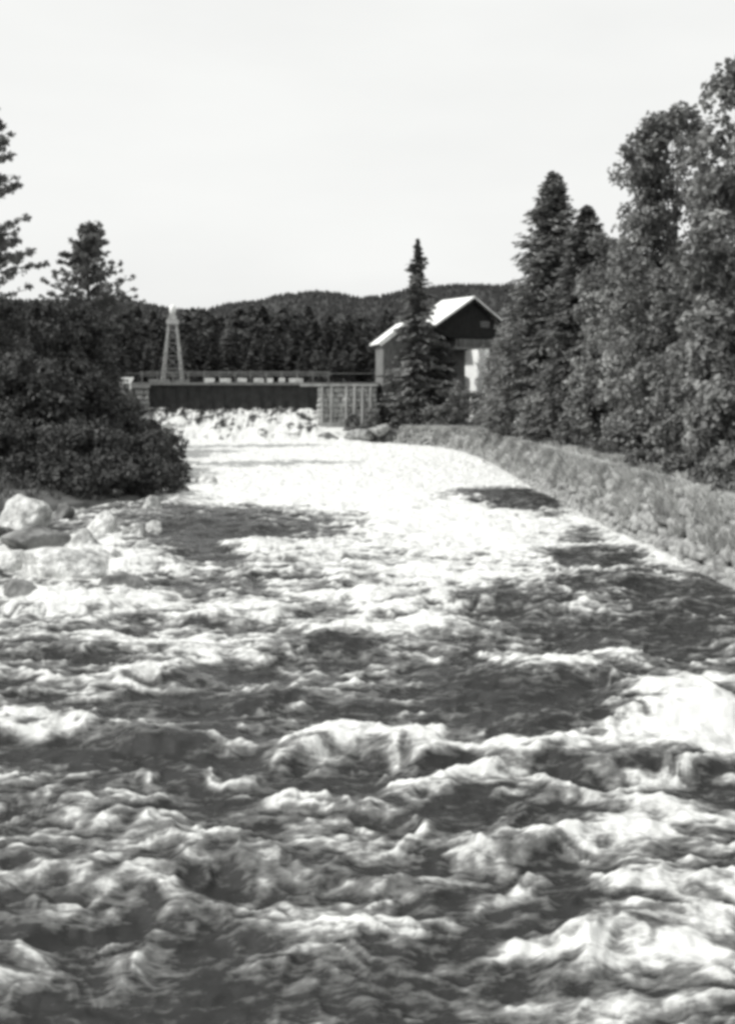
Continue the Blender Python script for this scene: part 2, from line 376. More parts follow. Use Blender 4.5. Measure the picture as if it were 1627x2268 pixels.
# wave height
wX = X + 0.5 * wx; wY = Y + 0.5 * wy
def ridged(x, y, s): return (1.08 - np.sqrt(noise2(x, y, s) ** 2 + .012) * 1.7) ** 2 
h1 = ridged(wX / 2.4, wY / 1.6, 1); h2 = ridged(wX / 1.05 + h1 * .2, wY / 0.65, 2); h3 = ridged(wX / 0.5, wY / 0.34, 3)
s1 = fbm2(X / 0.28, Y / 0.2, 4, 3); s2 = noise2(X / 0.1, Y / 0.075, 5)
lump = fbm2(wX / 5.0, wY / 4.0, 6, 2)
amp = (1 - 0.75 * calm) * (1 - 0.4 * fall)
H = amp * (0.13 * (h1 - .5) + 0.08 * (h2 - .5) * (0.7 + 0.8 * lump) + 0.035 * (h3 - .5) + 0.20 * lump)
crest = np.zeros(X.shape)
for (cx, cy, a, b, hgt, tilt) in WAVES:
    ox, oy = at_water(cx, cy); a *= .72; b *= .8
    xr = (wX - ox); yr = (wY - oy) - xr * tilt * 0.6 + 0.12 * xr * xr / a
    e = np.exp(-0.5 * np.minimum((xr / a) ** 2, 60)) 
    g = np.where(yr < 0, np.exp(-0.5 * np.minimum((yr / (b * 0.55)) ** 2, 60)), np.exp(-0.5 * np.minimum((yr / (b * 1.1)) ** 2, 60)))
    H += .8 * hgt * e * g; crest += hgt * e * g * 2.0
bx2 = X + 0.9 * fbm2(X / 2.2, Y / 1.6, 51, 3); by2 = Y + 0.9 * fbm2(X / 2.0, Y / 1.8, 52, 3) + 0.25 * fbm2(X / .6, Y / .5, 53, 2)
froth = fbm2(bx2 / 1.5, by2 / 0.6, 12, 4)
band = 1 - 3.2 * np.abs(noise2(bx2 / 2.6, by2 / 0.9, 61)) ; band2 = 1 - 3.2 * np.abs(noise2(bx2 / 1.1, by2 / 0.42, 62))
streak = fbm2(bx2 / 1.0 + 3, by2 / 0.30, 14, 4, .6)
fine = fbm2(bx2 / 0.5, by2 / 0.20, 15, 3, .6)
speck = fbm2(wX / 0.2 + 5, wY / 0.16, 17, 3, .6)
foam = 1.0 * fm + 0.22 + 0.8 * froth + 0.85 * streak + 0.5 * fine + 0.25 * speck + 0.55 * (1 - calm) * (1 - fall) * lump + 0.16 * np.clip(band, -1, 1) + 0.14 * np.clip(band2, -1, 1) - .08 * (1 - calm) + 0.12 * (h1 - .45) + 0.35 * (h2 - .45) + 0.3 * (h3 - .45) + 0.16 * crest
foam += fall * 0.35 
# rocks under the cascade show through
rk = fbm2(X / 1.6, Y / 1.2, 40, 3)
foam -= fall * sstep(-0.02, 0.35, rk + .6 * fbm2(X / .5, Y / 3.0, 44, 3)) * .95
foam = foam + 0.30 * sstep(0.6, 0.0, np.minimum(-dl, -dr)) * (Y < 82)
f = sstep(-0.40, 1.05, foam)
H += amp * 0.05 * froth + f * (0.030 * s1 + 0.009 * s2) + 0.016 * s1 * (1 - calm) + 0.003 * s2 * (1 - calm) + 0.05 * f * (1 - .6 * calm) + calm * (.15 * streak + .04 * fine + .16 * froth)
H += fall * (0.35 * fbm2(X / 1.3, Y / 0.9, 41, 3) + 0.25 * rk)
edge = sstep(0.4, -0.6, np.maximum(dl, dr))
Z = Zb + H * edge - 0.12 * (1 - edge)
V = np.stack([X, Y, Z], -1).reshape(-1, 3)
idx = np.arange(X.size).reshape(X.shape)
keep = (np.maximum(dl, dr) < 2.2) 
kq = keep[:-1, :-1] & keep[:-1, 1:] & keep[1:, 1:] & keep[1:, :-1]
Q = np.stack([idx[:-1, :-1], idx[:-1, 1:], idx[1:, 1:], idx[1:, :-1]], -1)[kq]
used = np.zeros(X.size, bool); used[Q.ravel()] = True; remap = np.cumsum(used) - 1
m, nn, l, p = mat_new('river_water')
at = nn.new('ShaderNodeAttribute'); at.attribute_name = 'foam'
tc = nn.new('ShaderNodeTexCoord'); mp = nn.new('ShaderNodeMapping'); mp.inputs['Scale'].default_value = (0.8, 2.2, 1); l.new(tc.outputs['Object'], mp.inputs[0])
t1 = nn.new('ShaderNodeTexNoise'); t1.inputs['Scale'].default_value = 6; t1.inputs['Detail'].default_value = 8; t1.inputs['Roughness'].default_value = .7; l.new(mp.outputs[0], t1.inputs['Vector'])
t2 = nn.new('ShaderNodeTexNoise'); t2.inputs['Scale'].default_value = 1.7; t2.inputs['Detail'].default_value = 9; t2.inputs['Roughness'].default_value = .75; t2.inputs['Distortion'].default_value = 0.6; l.new(mp.outputs[0], t2.inputs['Vector'])
sb = nn.new('ShaderNodeMath'); sb.operation = 'MULTIPLY_ADD'; l.new(t2.outputs[0], sb.inputs[0]); sb.inputs[1].default_value = 1.6; l.new(at.outputs['Fac'], sb.inputs[2])
m2 = nn.new('ShaderNodeMath'); m2.operation = 'MULTIPLY_ADD'; l.new(t1.outputs[0], m2.inputs[0]); m2.inputs[1].default_value = 1.3; l.new(sb.outputs[0], m2.inputs[2])
ma = nn.new('ShaderNodeMath'); ma.operation = 'SUBTRACT'; l.new(m2.outputs[0], ma.inputs[0]); ma.inputs[1].default_value = 1.45
cr = nn.new('ShaderNodeValToRGB'); cr.color_ramp.elements[0].position = 0.05; cr.color_ramp.elements[0].color = gcol(0.026)
cr.color_ramp.elements[1].position = 0.88; cr.color_ramp.elements[1].color = gcol(0.63)
e2 = cr.color_ramp.elements.new(0.45); e2.color = gcol(0.17)
l.new(ma.outputs[0], cr.inputs[0]); l.new(cr.outputs[0], p.inputs['Base Color'])
mr = nn.new('ShaderNodeMapRange'); mr.inputs[3].default_value = 0.22; mr.inputs[4].default_value = 0.8; l.new(ma.outputs[0], mr.inputs[0]); l.new(mr.outputs[0], p.inputs['Roughness'])
p.inputs['IOR'].default_value = 1.33; p.inputs['Specular IOR Level'].default_value = 0.28
bp = nn.new('ShaderNodeBump'); bp.inputs['Strength'].default_value = 0.55; bp.inputs['Distance'].default_value = 0.05
l.new(t1.outputs[0], bp.inputs['Height']); l.new(bp.outputs[0], p.inputs['Normal'])
M['water'] = m
tag(link('water', np_mesh('water', V[used], remap[Q], True, {'foam': f.ravel()[used]}), m), kind='structure')

# ------------------------------------------------------------------ embankment wall of rough stones along the right shore
def along(P, s):
    L = np.hypot(*(P[1:] - P[:-1]).T); c = np.concatenate([[0], np.cumsum(L)])
    i = min(max(np.searchsorted(c, s) - 1, 0), len(L) - 1); t = (s - c[i]) / L[i]
    p = P[i] * (1 - t) + P[i + 1] * t
    a = P[max(i - 1, 0)]; tv = (P[min(i + 2, len(P) - 1)] - a); tv = tv / np.hypot(*tv)
    return p, tv, c[-1]
def stone_blob(c, size, rz, tilt, seed, sub=2):
    key = sub
    if key not in stone_blob.base:
        import bmesh
        b = bmesh.new(); bmesh.ops.create_cube(b, size=2)
        bmesh.ops.subdivide_edges(b, edges=b.edges[:], cuts=sub, use_grid_fill=True)
        b.verts.ensure_lookup_table(); b.faces.ensure_lookup_table()
        stone_blob.base[key] = (np.array([v.co[:] for v in b.verts]), np.array([[v.index for v in f_.verts] for f_ in b.faces])); b.free()
    v, q = stone_blob.base[key]
    v = v / (np.abs(v) ** 5).sum(1, keepdims=True) ** (1 / 5.0)
    nn_ = noise3(v[:, 0] * 0.9 + seed * 3.1, v[:, 1] * 0.9, v[:, 2] * 0.9 + seed)
    v = v * (1 + 0.25 * nn_[:, None]) * np.array(size) / 2
    ct, st = math.cos(tilt), math.sin(tilt)
    v = np.stack([v[:, 0], v[:, 1] * ct - v[:, 2] * st, v[:, 1] * st + v[:, 2] * ct], -1)
    c_, s_ = math.cos(rz), math.sin(rz)
    v = np.stack([v[:, 0] * c_ - v[:, 1] * s_, v[:, 0] * s_ + v[:, 1] * c_, v[:, 2]], -1)
    return v + np.array(c), q
stone_blob.base = {}
RW = RSH[1:10]
Vs, Qs, nv = [], [], 0
Ltot = along(RW, 0)[2]
for row in range(8):
    s = rng.uniform(0, .5)
    while s < Ltot:
        wdt = rng.uniform(0.22, 0.85); p, tv, _ = along(RW, min(s + wdt / 2, Ltot)); nx, ny = tv[1], -tv[0]
        off = 0.05 + row * 0.125 + rng.uniform(-.04, .04); z = -0.05 + row * 0.215 + rng.uniform(-.12, .10)
        hgt = rng.uniform(.18, .46) * (0.7 + .5 * wdt)
        v, q = stone_blob((p[0] + nx * off, p[1] + ny * off, z), (wdt * 1.08, .36, hgt * 1.1), math.atan2(tv[1], tv[0]) + rng.uniform(-.3, .3), rng.uniform(-.5, .5), s + row * 50)
        Vs.append(v); Qs.append(q + nv); nv += len(v); s += wdt
wall = thing('stone_wall', (8.6, 25, 0), 'long pale rough stone embankment wall curving along the right bank of the river', 'wall')
o = link('stonework', np_mesh('stonework', np.concatenate(Vs) - np.array([8.6, 25, 0]), np.concatenate(Qs)), M['stone'], wall)
# capping path strip and the wall core
def strip(P, o0, o1, z, name, mat, zj=0.03, parent=None, n=240):
    vs = []; L = along(P, 0)[2]
    for i in range(n + 1):
        p, tv, _ = along(P, L * i / n); nx, ny = tv[1], -tv[0]
        for k in range(5):
            o_ = o0 + (o1 - o0) * k / 4; x, y = p[0] + nx * o_, p[1] + ny * o_
            if k == 4: o_ += 0.35 * float(noise2(x * .7, y * .7, 8)); x, y = p[0] + nx * o_, p[1] + ny * o_
            vs.append((x, y, z + zj * float(noise2(x, y, 3))))
    q = [(i * 5 + k, (i + 1) * 5 + k, (i + 1) * 5 + k + 1, i * 5 + k + 1) for i in range(n) for k in range(4)]
    return link(name, np_mesh(name, np.array(vs), np.array(q), True), mat, parent)
tag(strip(RW, 0.85, 2.7, 1.60, 'path', M['path']), kind='structure')
mb = MB(); L = Ltot
prev = None
for i in range(121):
    p, tv, _ = along(RW, L * i / 120); nx, ny = tv[1], -tv[0]
    ring = [(p[0] + nx * .15, p[1] + ny * .15, -.9), (p[0] + nx * .95, p[1] + ny * .95, 1.5), (p[0] + nx * 1.3, p[1] + ny * 1.3, 1.5), (p[0] + nx * 1.3, p[1] + ny * 1.3, -.9)]
    mb.v += ring
    if i: b = (i - 1) * 4; mb.f += [(b + k, b + 4 + k, b + 4 + (k + 1) % 4, b + (k + 1) % 4) for k in range(4)]
mb.f += [(3, 2, 1, 0), (480, 481, 482, 483)]
mb.v = [(x - 8.6, y - 25, z) for x, y, z in mb.v]
mb.build('wall_core', M['core'], wall)

# ------------------------------------------------------------------ boulders
import bmesh as _bm
def ico(sub):
    b = _bm.new(); _bm.ops.create_icosphere(b, subdivisions=sub, radius=1); b.verts.ensure_lookup_table()
    r = np.array([v.co[:] for v in b.verts]), np.array([[v.index for v in f_.verts] for f_ in b.faces]); b.free(); return r
IV, IF = ico(5)
def boulder(x, y, z, w, dpt, h, seed, mat, label, group=None, sink=0.35, rz=0):
    h = h * 1.08
    r = np.random.default_rng(seed)
    v = IV.copy()
    for _ in range(14):                       # knock flat facets off the ball
        nrm = r.normal(size=3); nrm /= np.linalg.norm(nrm); dcut = r.uniform(.42, .8)
        d_ = v @ nrm; v = v - np.clip(d_ - dcut, 0, None)[:, None] * nrm * 0.85
    n_ = noise3(v[:, 0] * 1.6 + seed, v[:, 1] * 1.6, v[:, 2] * 1.6) * .16 + noise3(v[:, 0] * 5 + seed, v[:, 1] * 5, v[:, 2] * 5) * .045 + noise3(v[:, 0] * 11 + seed, v[:, 1] * 11, v[:, 2] * 11) * .022
    v = v * (1 + n_[:, None]) * np.array([w / 2, dpt / 2, h * (1 - 0) / (2 - 2 * sink) ])
    c_, s_ = math.cos(rz), math.sin(rz)
    v = np.stack([v[:, 0] * c_ - v[:, 1] * s_, v[:, 0] * s_ + v[:, 1] * c_, v[:, 2]], -1)
    zc = z + h - h / (2 - 2 * sink) * 1.0
    v[:, 2] += zc - z
    o = link('boulder', np_mesh('boulder', v, IF, True), mat, loc=(x, y, z))
    return tag(o, label, 'boulder', group)
B = [ # photo x, base y, width, height, material, label
 (30, 1182, 165, 112, 'boulder', 'large pale rounded boulder at the left edge below the dark bushes'),
 (70, 1222, 210, 55, 'boulder_dark', 'dark low rock between the large pale boulder and the flat slab'),
 (213, 1186, 118, 66, 'boulder', 'pale boulder just below the dark overhanging bushes, right of the large one'),
 (287, 1194, 62, 40, 'boulder', 'small grey boulder touching the right side of the pale boulder'),
 (170, 1222, 110, 46, 'boulder', 'slanting pale stone below the pale boulder'),
 (248, 1262, 100, 52, 'boulder', 'pale blocky stone at the right end of the flat slab'),
 (110, 1292, 330, 60, 'boulder', 'long flat pale slab reaching in from the left edge'),
 (268, 1312, 130, 52, 'boulder_dark', 'dark rock washed by water under the blocky pale stone'),
 (20, 1330, 150, 42, 'boulder_dark', 'grey low rock at the left edge below the long flat slab'),
 (455, 1078, 80, 24, 'boulder', 'pale flat rock off the tip of the dark bushes'),
 (395, 1092, 60, 24, 'boulder_dark', 'dark small rock at the waterline under the tip of the bushes'),
 (330, 1130, 60, 34, 'boulder', 'grey rounded rock in shade in front of the bushes'),
 (340, 1180, 60, 26, 'boulder', 'pale rock right of the small grey boulder, in the foam'),
 (350, 1262, 56, 24, 'boulder_dark', 'dark wet rock right of the blocky pale stone'),
 (20, 1265, 120, 44, 'boulder', 'pale boulder at the left edge just above the long flat slab'),
 (60, 1372, 110, 32, 'boulder', 'low pale rock awash at the left edge, lowest of the bank rocks'),
 (95, 1250, 90, 34, 'boulder', 'pale worn stone behind the long flat slab'),
 (310, 1215, 60, 26, 'boulder', 'small pale stone washed by foam right of the slanting stone'),
 (180, 1345, 110, 34, 'boulder', 'foam washed pale rock below the long flat slab'),
 (400, 1120, 46, 22, 'boulder', 'small wet stone off the bushes in dark water'),
 (130, 1150, 70, 40, 'boulder_dark', 'dark rock in the shade between two pale boulders'),
]
for i, (cx, by, w_, h_, mt, lb) in enumerate(B):
    x, d = at_water(cx, by); s = d / F * K
    boulder(x, d + w_ * s * 0.35, -0.1 + float(zw(d)), w_ * s, w_ * s * .8, h_ * s * 0.9 + 0.1, 11 + i, M[mt], lb, 'boulders on the left bank', rz=i)
x, y, z = W(322 * K, 966 * K, 76); boulder(x, y, z - .3, 1.6, 1.6, 1.0, 40, M['boulder'], 'small white rock under the left abutment above the dark bush')
x, y, z = W(360 * K, 950 * K, 82); boulder(x, y, z - .5, 2.2, 2, 1.2, 41, M['boulder'], 'pale rock at the foot of the abutment beside the cascade')
x, y, z = W(1408 * K, 1000 * K, 52); boulder(x, y, 1.5, .9, .9, 1.15, 42, M['boulder'], 'small pale stone standing at the edge of the trees behind the path')
x, y, z = W(1565 * K, 1090 * K, 31); boulder(x + .3, y, 1.5, .95, .9, .55, 43, M['stone'], 'pale pointed boulder on top of the right stone wall near the picture edge')
for i, (cx, cy, w_, lb) in enumerate([(730, 962, 2.2, 'dark rock at the water edge at the left foot of the crib wall'), (800, 955, 3.2, 'flat grey rock ledge below the crib wall'), (870, 958, 2.6, 'grey rock between crib wall and curving embankment'), (840, 940, 2.0, 'pale block lying on the ledge under the grey annex')]):
    x, y, z = W(cx * K, cy * K, 83.2 - i * .4); boulder(x, y, z - .6, w_, 1.6, .7, 50 + i, M['boulder_dark' if i in (0, 2) else 'stone'], lb, 'rocks below the crib wall')

# ------------------------------------------------------------------ dam bridge
YB = 88.0
def bx_(px): return (px - 367) / F * YB
br = thing('dam_bridge', (bx_(232), YB, 3.0), 'low road bridge over the cascade with dark girder and pale kerb blocks on its deck', 'bridge')
def part(mb, name, mat, parent, smooth=False, org=None):
    o_ = org if org is not None else parent.location
    mb.v = [(x - o_[0], y - o_[1], z - o_[2]) for x, y, z in mb.v]
    return mb.build(name, mat, parent, smooth)
x0, x1 = bx_(148), bx_(323)
xc, wl = (x0 + x1) / 2, x1 - x0
xd0, xd1 = bx_(112), bx_(378)
part(MB().box(((xd0 + xd1) / 2, YB + 2, 5.22), (xd1 - xd0, 5.0, .22)), 'deck', M['deck'], br)
g = MB().box((xc, YB, 4.05), (wl, .25, 2.1))
g.box((xc, YB, 5.05), (wl, .5, .08)); g.box((xc, YB, 3.02), (wl, .5, .08))
for i in range(15): g.box((x0 + .3 + (wl - .6) * i / 14, YB - .17, 4.05), (.08, .12, 1.95))
part(g, 'girder', M['steel'], br)
g = MB().box((xc, YB + 4, 4.05), (wl, .25, 2.1)); part(g, 'girder', M['steel'], br)
g = MB()
for i in range(9):
    g.box((bx_(150) + (bx_(183) - bx_(150)) * (i + .5) / 9, YB + .6, 3.2), ((bx_(183) - bx_(150)) / 9 - .02, .12, 3.2 + .1 * (i % 2)))
part(g, 'gate', M['gate'], br)
part(MB().box((bx_(184), YB + .5, 3.2), (.35, .5, 3.5)), 'pier', M['steel'], br)
for i, (a, b) in enumerate([(205, 215), (221, 231), (238, 247), (254, 264), (267, 273), (279, 285), (289, 303)]):
    g = MB().box((bx_((a + b) / 2), YB - .35, 5.52), (bx_(b) - bx_(a), .35, .36), jit=.03); part(g, 'kerb_block', M['kerb'], br)
for i, (a, b) in enumerate([(150, 170), (174, 190)]):
    g = MB().box((bx_((a + b) / 2), YB - .35, 5.46), (bx_(b) - bx_(a), .3, .22), jit=.03); part(g, 'kerb_block', M['rail'], br)
g = MB(); 
for z in (6.25, 5.95): g.box(((bx_(140) + bx_(330)) / 2, YB - .1, z), (bx_(330) - bx_(140), .07, .08))
g.box(((xd0 + xd1) / 2, YB + 4.3, 6.2), (xd1 - xd0, .07, .08))
part(g, 'railing', M['rail'], br)
for i in range(13):
    part(MB().box((bx_(142) + (bx_(328) - bx_(142)) * i / 12, YB - .1, 5.83), (.1, .1, 1.0)), 'post', M['rail'], br)
# masonry pieces on both sides
def masonry(x0, x1, y, z0, z1, dep, cw, ch, seed, parent, name, mat):
    vs, qs, n_ = [], [], 0; r = np.random.default_rng(seed); z = z0
    while z < z1:
        h_ = min(ch * r.uniform(.8, 1.2), z1 - z + .05); x = x0
        while x < x1 - .1:
            w_ = min(cw * r.uniform(.6, 1.4), x1 - x)
            v, q = stone_blob((x + w_ / 2, y, z + h_ / 2), (w_ * 1.04, dep, h_ * 1.05), r.uniform(-.04, .04), 0, x * 3 + z * 7)
            vs.append(v); qs.append(q + n_); n_ += len(v); x += w_
        z += h_
    v = np.concatenate(vs) - np.array(parent.location)
    return link(name, np_mesh(name, v, np.concatenate(qs)), mat, parent)
ab = thing('bridge_abutment', (bx_(141), YB, 1.5), 'grey masonry abutment holding the left end of the bridge', 'abutment')
masonry(bx_(124), bx_(149.5), YB - .1, 1.4, 4.8, .7, 1.0, .5, 3, ab, 'masonry', M['concrete'])
part(MB().box((bx_(137), YB + 2.3, 3.2), (bx_(150) - bx_(124), 4.2, 3.6)), 'core', M['concrete'], ab)
part(MB().box((bx_(136), YB - .1, 4.98), (bx_(151) - bx_(121), .9, .24)), 'cap_stone', M['concrete'], ab)
cw_ = thing('crib_wall', (bx_(345), YB - 2, 1.5), 'grey stone crib wall with upright timber posts between bridge and grey annex', 'wall')
YC = 85.6
def cx_(px): return (px - 367) / F * YC
masonry(cx_(317), cx_(376), YC, 1.3, 4.9, .6, .8, .42, 5, cw_, 'masonry', M['crib'])
part(MB().box(((cx_(318) + cx_(378)) / 2, YC + 1.4, 3.1), (cx_(378) - cx_(318) - .2, 2.4, 3.6)), 'core', M['core'], cw_)
part(MB().box(((cx_(300) + cx_(378)) / 2, YC - .05, 5.08), (cx_(378) - cx_(300), .8, .2)), 'top_beam', M['timber'], cw_)
for i, px_ in enumerate((322, 331, 346, 354, 362, 370)):
    x = cx_(px_); part(MB().tube([(x, YC - .42, 1.6), (x + .03, YC - .40, 4.95)], [.13, .11], 8), 'post', M['timber'], cw_)
part(MB().box(((cx_(318) + cx_(376)) / 2, YC - .5, 1.75), (cx_(376) - cx_(318), .5, .35)), 'sill_beam', M['timber'], cw_)
# white barrier at the left end of the deck
bb = thing('white_barrier', (bx_(124), YB - 1.2, 5), 'white painted board barrier at the left end of the bridge', 'barrier')
part(MB().prism([(bx_(110), YB - 1.2, 5.75), (bx_(112.5), YB - 1.2, 5.42), (bx_(117), YB - 1.2, 5.2), (bx_(134), YB - 1.2, 5.25), (bx_(137), YB - 1.2, 5.78)], (0, .08, 0)), 'board', M['white'], bb)
for px_ in (114, 133): part(MB().box((bx_(px_), YB - 1.05, 5.2), (.12, .12, 1.0)), 'post', M['white'], bb)

# ------------------------------------------------------------------ lattice pylon behind the bridge
YP = 112.0
def P3(px, py): return Vector(W(px, py, YP))
py_ = thing('lattice_pylon', tuple(P3(172, 395)), 'slender pale lattice pylon with a white head standing behind the bridge', 'pylon')
def wbox(y0, dy): return y0
legs = []
for sx in (-1, 1):
    for sy in (-1, 1):
        base = Vector(((172.5 + sx * 11 - 367) / F * YP, YP + sy * .9, 4.3)); top = Vector(((172.5 + sx * 3.4 - 367) / F * YP, YP + sy * .3, P3(0, 318).z))
        legs.append((base, top)); part(MB().tube([base, top], .075, 6), 'leg', M['pylon'], py_)
g = MB()
for i in range(6):
    t0, t1 = i / 6, (i + 1) / 6
    for a, b in ((0, 2), (1, 3), (0, 1), (2, 3)):
        A0, A1 = legs[a][0].lerp(legs[a][1], t0), legs[a][0].lerp(legs[a][1], t1); B0, B1 = legs[b][0].lerp(legs[b][1], t0), legs[b][0].lerp(legs[b][1], t1)
        g.tube([A0, B1], .015, 4); g.tube([B0, A1], .015, 4); g.tube([A1, B1], .02, 4)
part(g, 'bracing', M['pylon'], py_)
part(MB().box(tuple(P3(172.5, 322)), (1.3, .9, .5)).box(tuple(P3(172.5, 317)), (.8, .6, .5)), 'platform', M['pylon'], py_)
hd = MB(); c = P3(172.5, 309)
hd.tube([c + Vector((0, 0, -.7)), c + Vector((0, 0, -.25)), c + Vector((0, 0, .25)), c + Vector((0, 0, .45))], [.22, .38, .36, .1], 10)
part(hd, 'head', M['insul'], py_, True)

# ------------------------------------------------------------------ the house with the dark gable
def house(name, loc, ang, label, HL, HR, L, ze, zr_, wall_h, mats, rl_over=.5, extras=None):
    pass
A_ = math.radians(32)
gd = Vector((math.cos(A_), math.sin(A_), 0)); rd = Vector((-math.sin(A_), math.cos(A_), 0)); up = Vector((0, 0, 1))
ap = Vector(W(474, 296, 90))                                    # front end of the roof ridge
hs = thing('gabled_house', (ap.x, ap.y, 2.0), 'tall house with dark boarded gable and bright roof above the trees', 'house')
def HP(g_, r_, z_): return ap + gd * g_ + rd * r_ + up * (z_ - ap.z)
HLw, HRw = 4.3, 3.2; pit = 2.35 / 3.75
zl_, zr2 = ap.z - pit * HLw, ap.z - pit * HRw
LEN = 4.9
def rprism(pts, r0, r1):  # gable-plane polygon (g, z) extruded from r0 to r1
    m_ = MB(); m_.prism([HP(g_, r0, z_) for g_, z_ in pts], rd * (r1 - r0)); return m_
rf = part(rprism([(0, ap.z), (-HLw, zl_), (-HLw, zl_ - .16), (0, ap.z - .18)], 0, LEN), 'roof', M['roof'], hs)
part(rprism([(0.004, ap.z - .003), (HRw, zr2), (HRw, zr2 - .16), (.004, ap.z - .18)], 0, LEN), 'roof', M['roof'], hs)
part(rprism([(0, ap.z - .2), (-HLw + .15, zl_ - .12), (-HLw + .15, zl_ - .42), (0, ap.z - .5), (HRw - .15, zr2 - .42), (HRw - .15, zr2 - .12)], -.06, .05), 'bargeboard', M['darkwood'], hs)
zb = ap.z - 3.8
gw = part(rprism([(0, ap.z - .3), (-HLw + .5, zl_ - .02), (-HLw + .5, zb + .55), (-HLw + 1.9, zb), (HRw - .6, zb + .1), (HRw - .6, zr2 - .1)], .35, LEN - .4), 'gable_wall', M['darkwood'], hs)
wn = part(MB().prism([HP(.9, .28, ap.z - 2.2), HP(1.9, .28, ap.z - 2.2), HP(1.9, .28, ap.z - 2.75), HP(.9, .28, ap.z - 2.75)], rd * .05), 'window', M['frame'], hs)
pn = MB(); pn.prism([HP(1.0, .25, ap.z - 2.28), HP(1.8, .25, ap.z - 2.28), HP(1.8, .25, ap.z - 2.67), HP(1.0, .25, ap.z - 2.67)], rd * .02)
pn.v = [(x - hs.location.x, y - hs.location.y, z - hs.location.z) for x, y, z in pn.v]; pn.build('pane', M['glass'], wn)
part(rprism([(-1.6, zb - .05), (HRw - .9, zb - .02), (HRw - .9, zb - .75), (-1.6, zb - .78)], .2, LEN - .6), 'upper_wall', M['greywood'], hs)
part(rprism([(-2.4, zb - .80), (HRw + .8, zb - .78), (HRw + .8, zb - .98), (-2.4, zb - 1.0)], -.25, 1.2), 'balcony_floor', M['frame'], hs)
for k in range(6): part(rprism([(-2.2 + k * 1.0, zb - .1), (-2.12 + k * 1.0, zb - .1), (-2.12 + k * 1.0, zb - .8), (-2.2 + k * 1.0, zb - .8)], -.2, -.1), 'baluster', M['frame'], hs)
part(rprism([(-HLw + .9, zb - .05), (HRw - .6, zb - .9), (HRw - .6, 1.6), (-HLw + .9, 1.6)], 1.4, LEN - .5), 'lower_wall', M['greywood'], hs)
# white porch wing: its side wall faces the sun
part(rprism([(-1.0, zb - 1.05), (-.6, zb - 1.05), (-.6, 1.8), (-1.0, 1.8)], -2.8, .1), 'white_wall', M['white'], hs)

# small annex in front
ap2 = Vector(W(406, 321, 88)); A2 = math.radians(12)
gd2 = Vector((math.cos(A2), math.sin(A2), 0)); rd2 = Vector((-math.sin(A2), math.cos(A2), 0))
an = thing('grey_annex', (ap2.x, ap2.y, 2.0), 'small grey mill house with bright pitched roof at the end of the crib wall', 'house')
def AP(g_, r_, z_): return ap2 + gd2 * g_ + rd2 * r_ + up * (z_ - ap2.z)
def aprism(pts, r0, r1): m_ = MB(); m_.prism([AP(g_, r0, z_) for g_, z_ in pts], rd2 * (r1 - r0)); return m_
p2 = .76; w2 = 2.5
part(aprism([(0, ap2.z), (-w2, ap2.z - p2 * w2), (-w2, ap2.z - p2 * w2 - .14), (0, ap2.z - .17)], -.3, 3.7), 'roof', M['roof'], an)
part(aprism([(.004, ap2.z - .003), (w2, ap2.z - p2 * w2), (w2, ap2.z - p2 * w2 - .14), (.004, ap2.z - .17)], -.3, 3.7), 'roof', M['roof'], an)
part(aprism([(0, ap2.z - .19), (-w2 + .1, ap2.z - p2 * w2 - .12), (-w2 + .1, ap2.z - p2 * w2 - .36), (0, ap2.z - .45), (w2 - .1, ap2.z - p2 * w2 - .36), (w2 - .1, ap2.z - p2 * w2 - .12)], -.36, -.28), 'bargeboard', M['white'], an)
part(aprism([(0, ap2.z - .2), (-w2 + .4, ap2.z - p2 * w2 + .1), (-w2 + .4, 1.6), (w2 - .4, 1.6), (w2 - .4, ap2.z - p2 * w2 + .1)], 0, 3), 'wall', M['greywall'], an)
wn = part(aprism([(-1.5, 5.9), (-.8, 5.9), (-.8, 4.9), (-1.5, 4.9)], -.05, 0.0), 'window', M['frame'], an)
pn = aprism([(-1.42, 5.82), (-.88, 5.82), (-.88, 4.98), (-1.42, 4.98)], -.08, -.06)
pn.v = [(x - an.location.x, y - an.location.y, z - an.location.z) for x, y, z in pn.v]; pn.build('pane', M['glass'], wn)

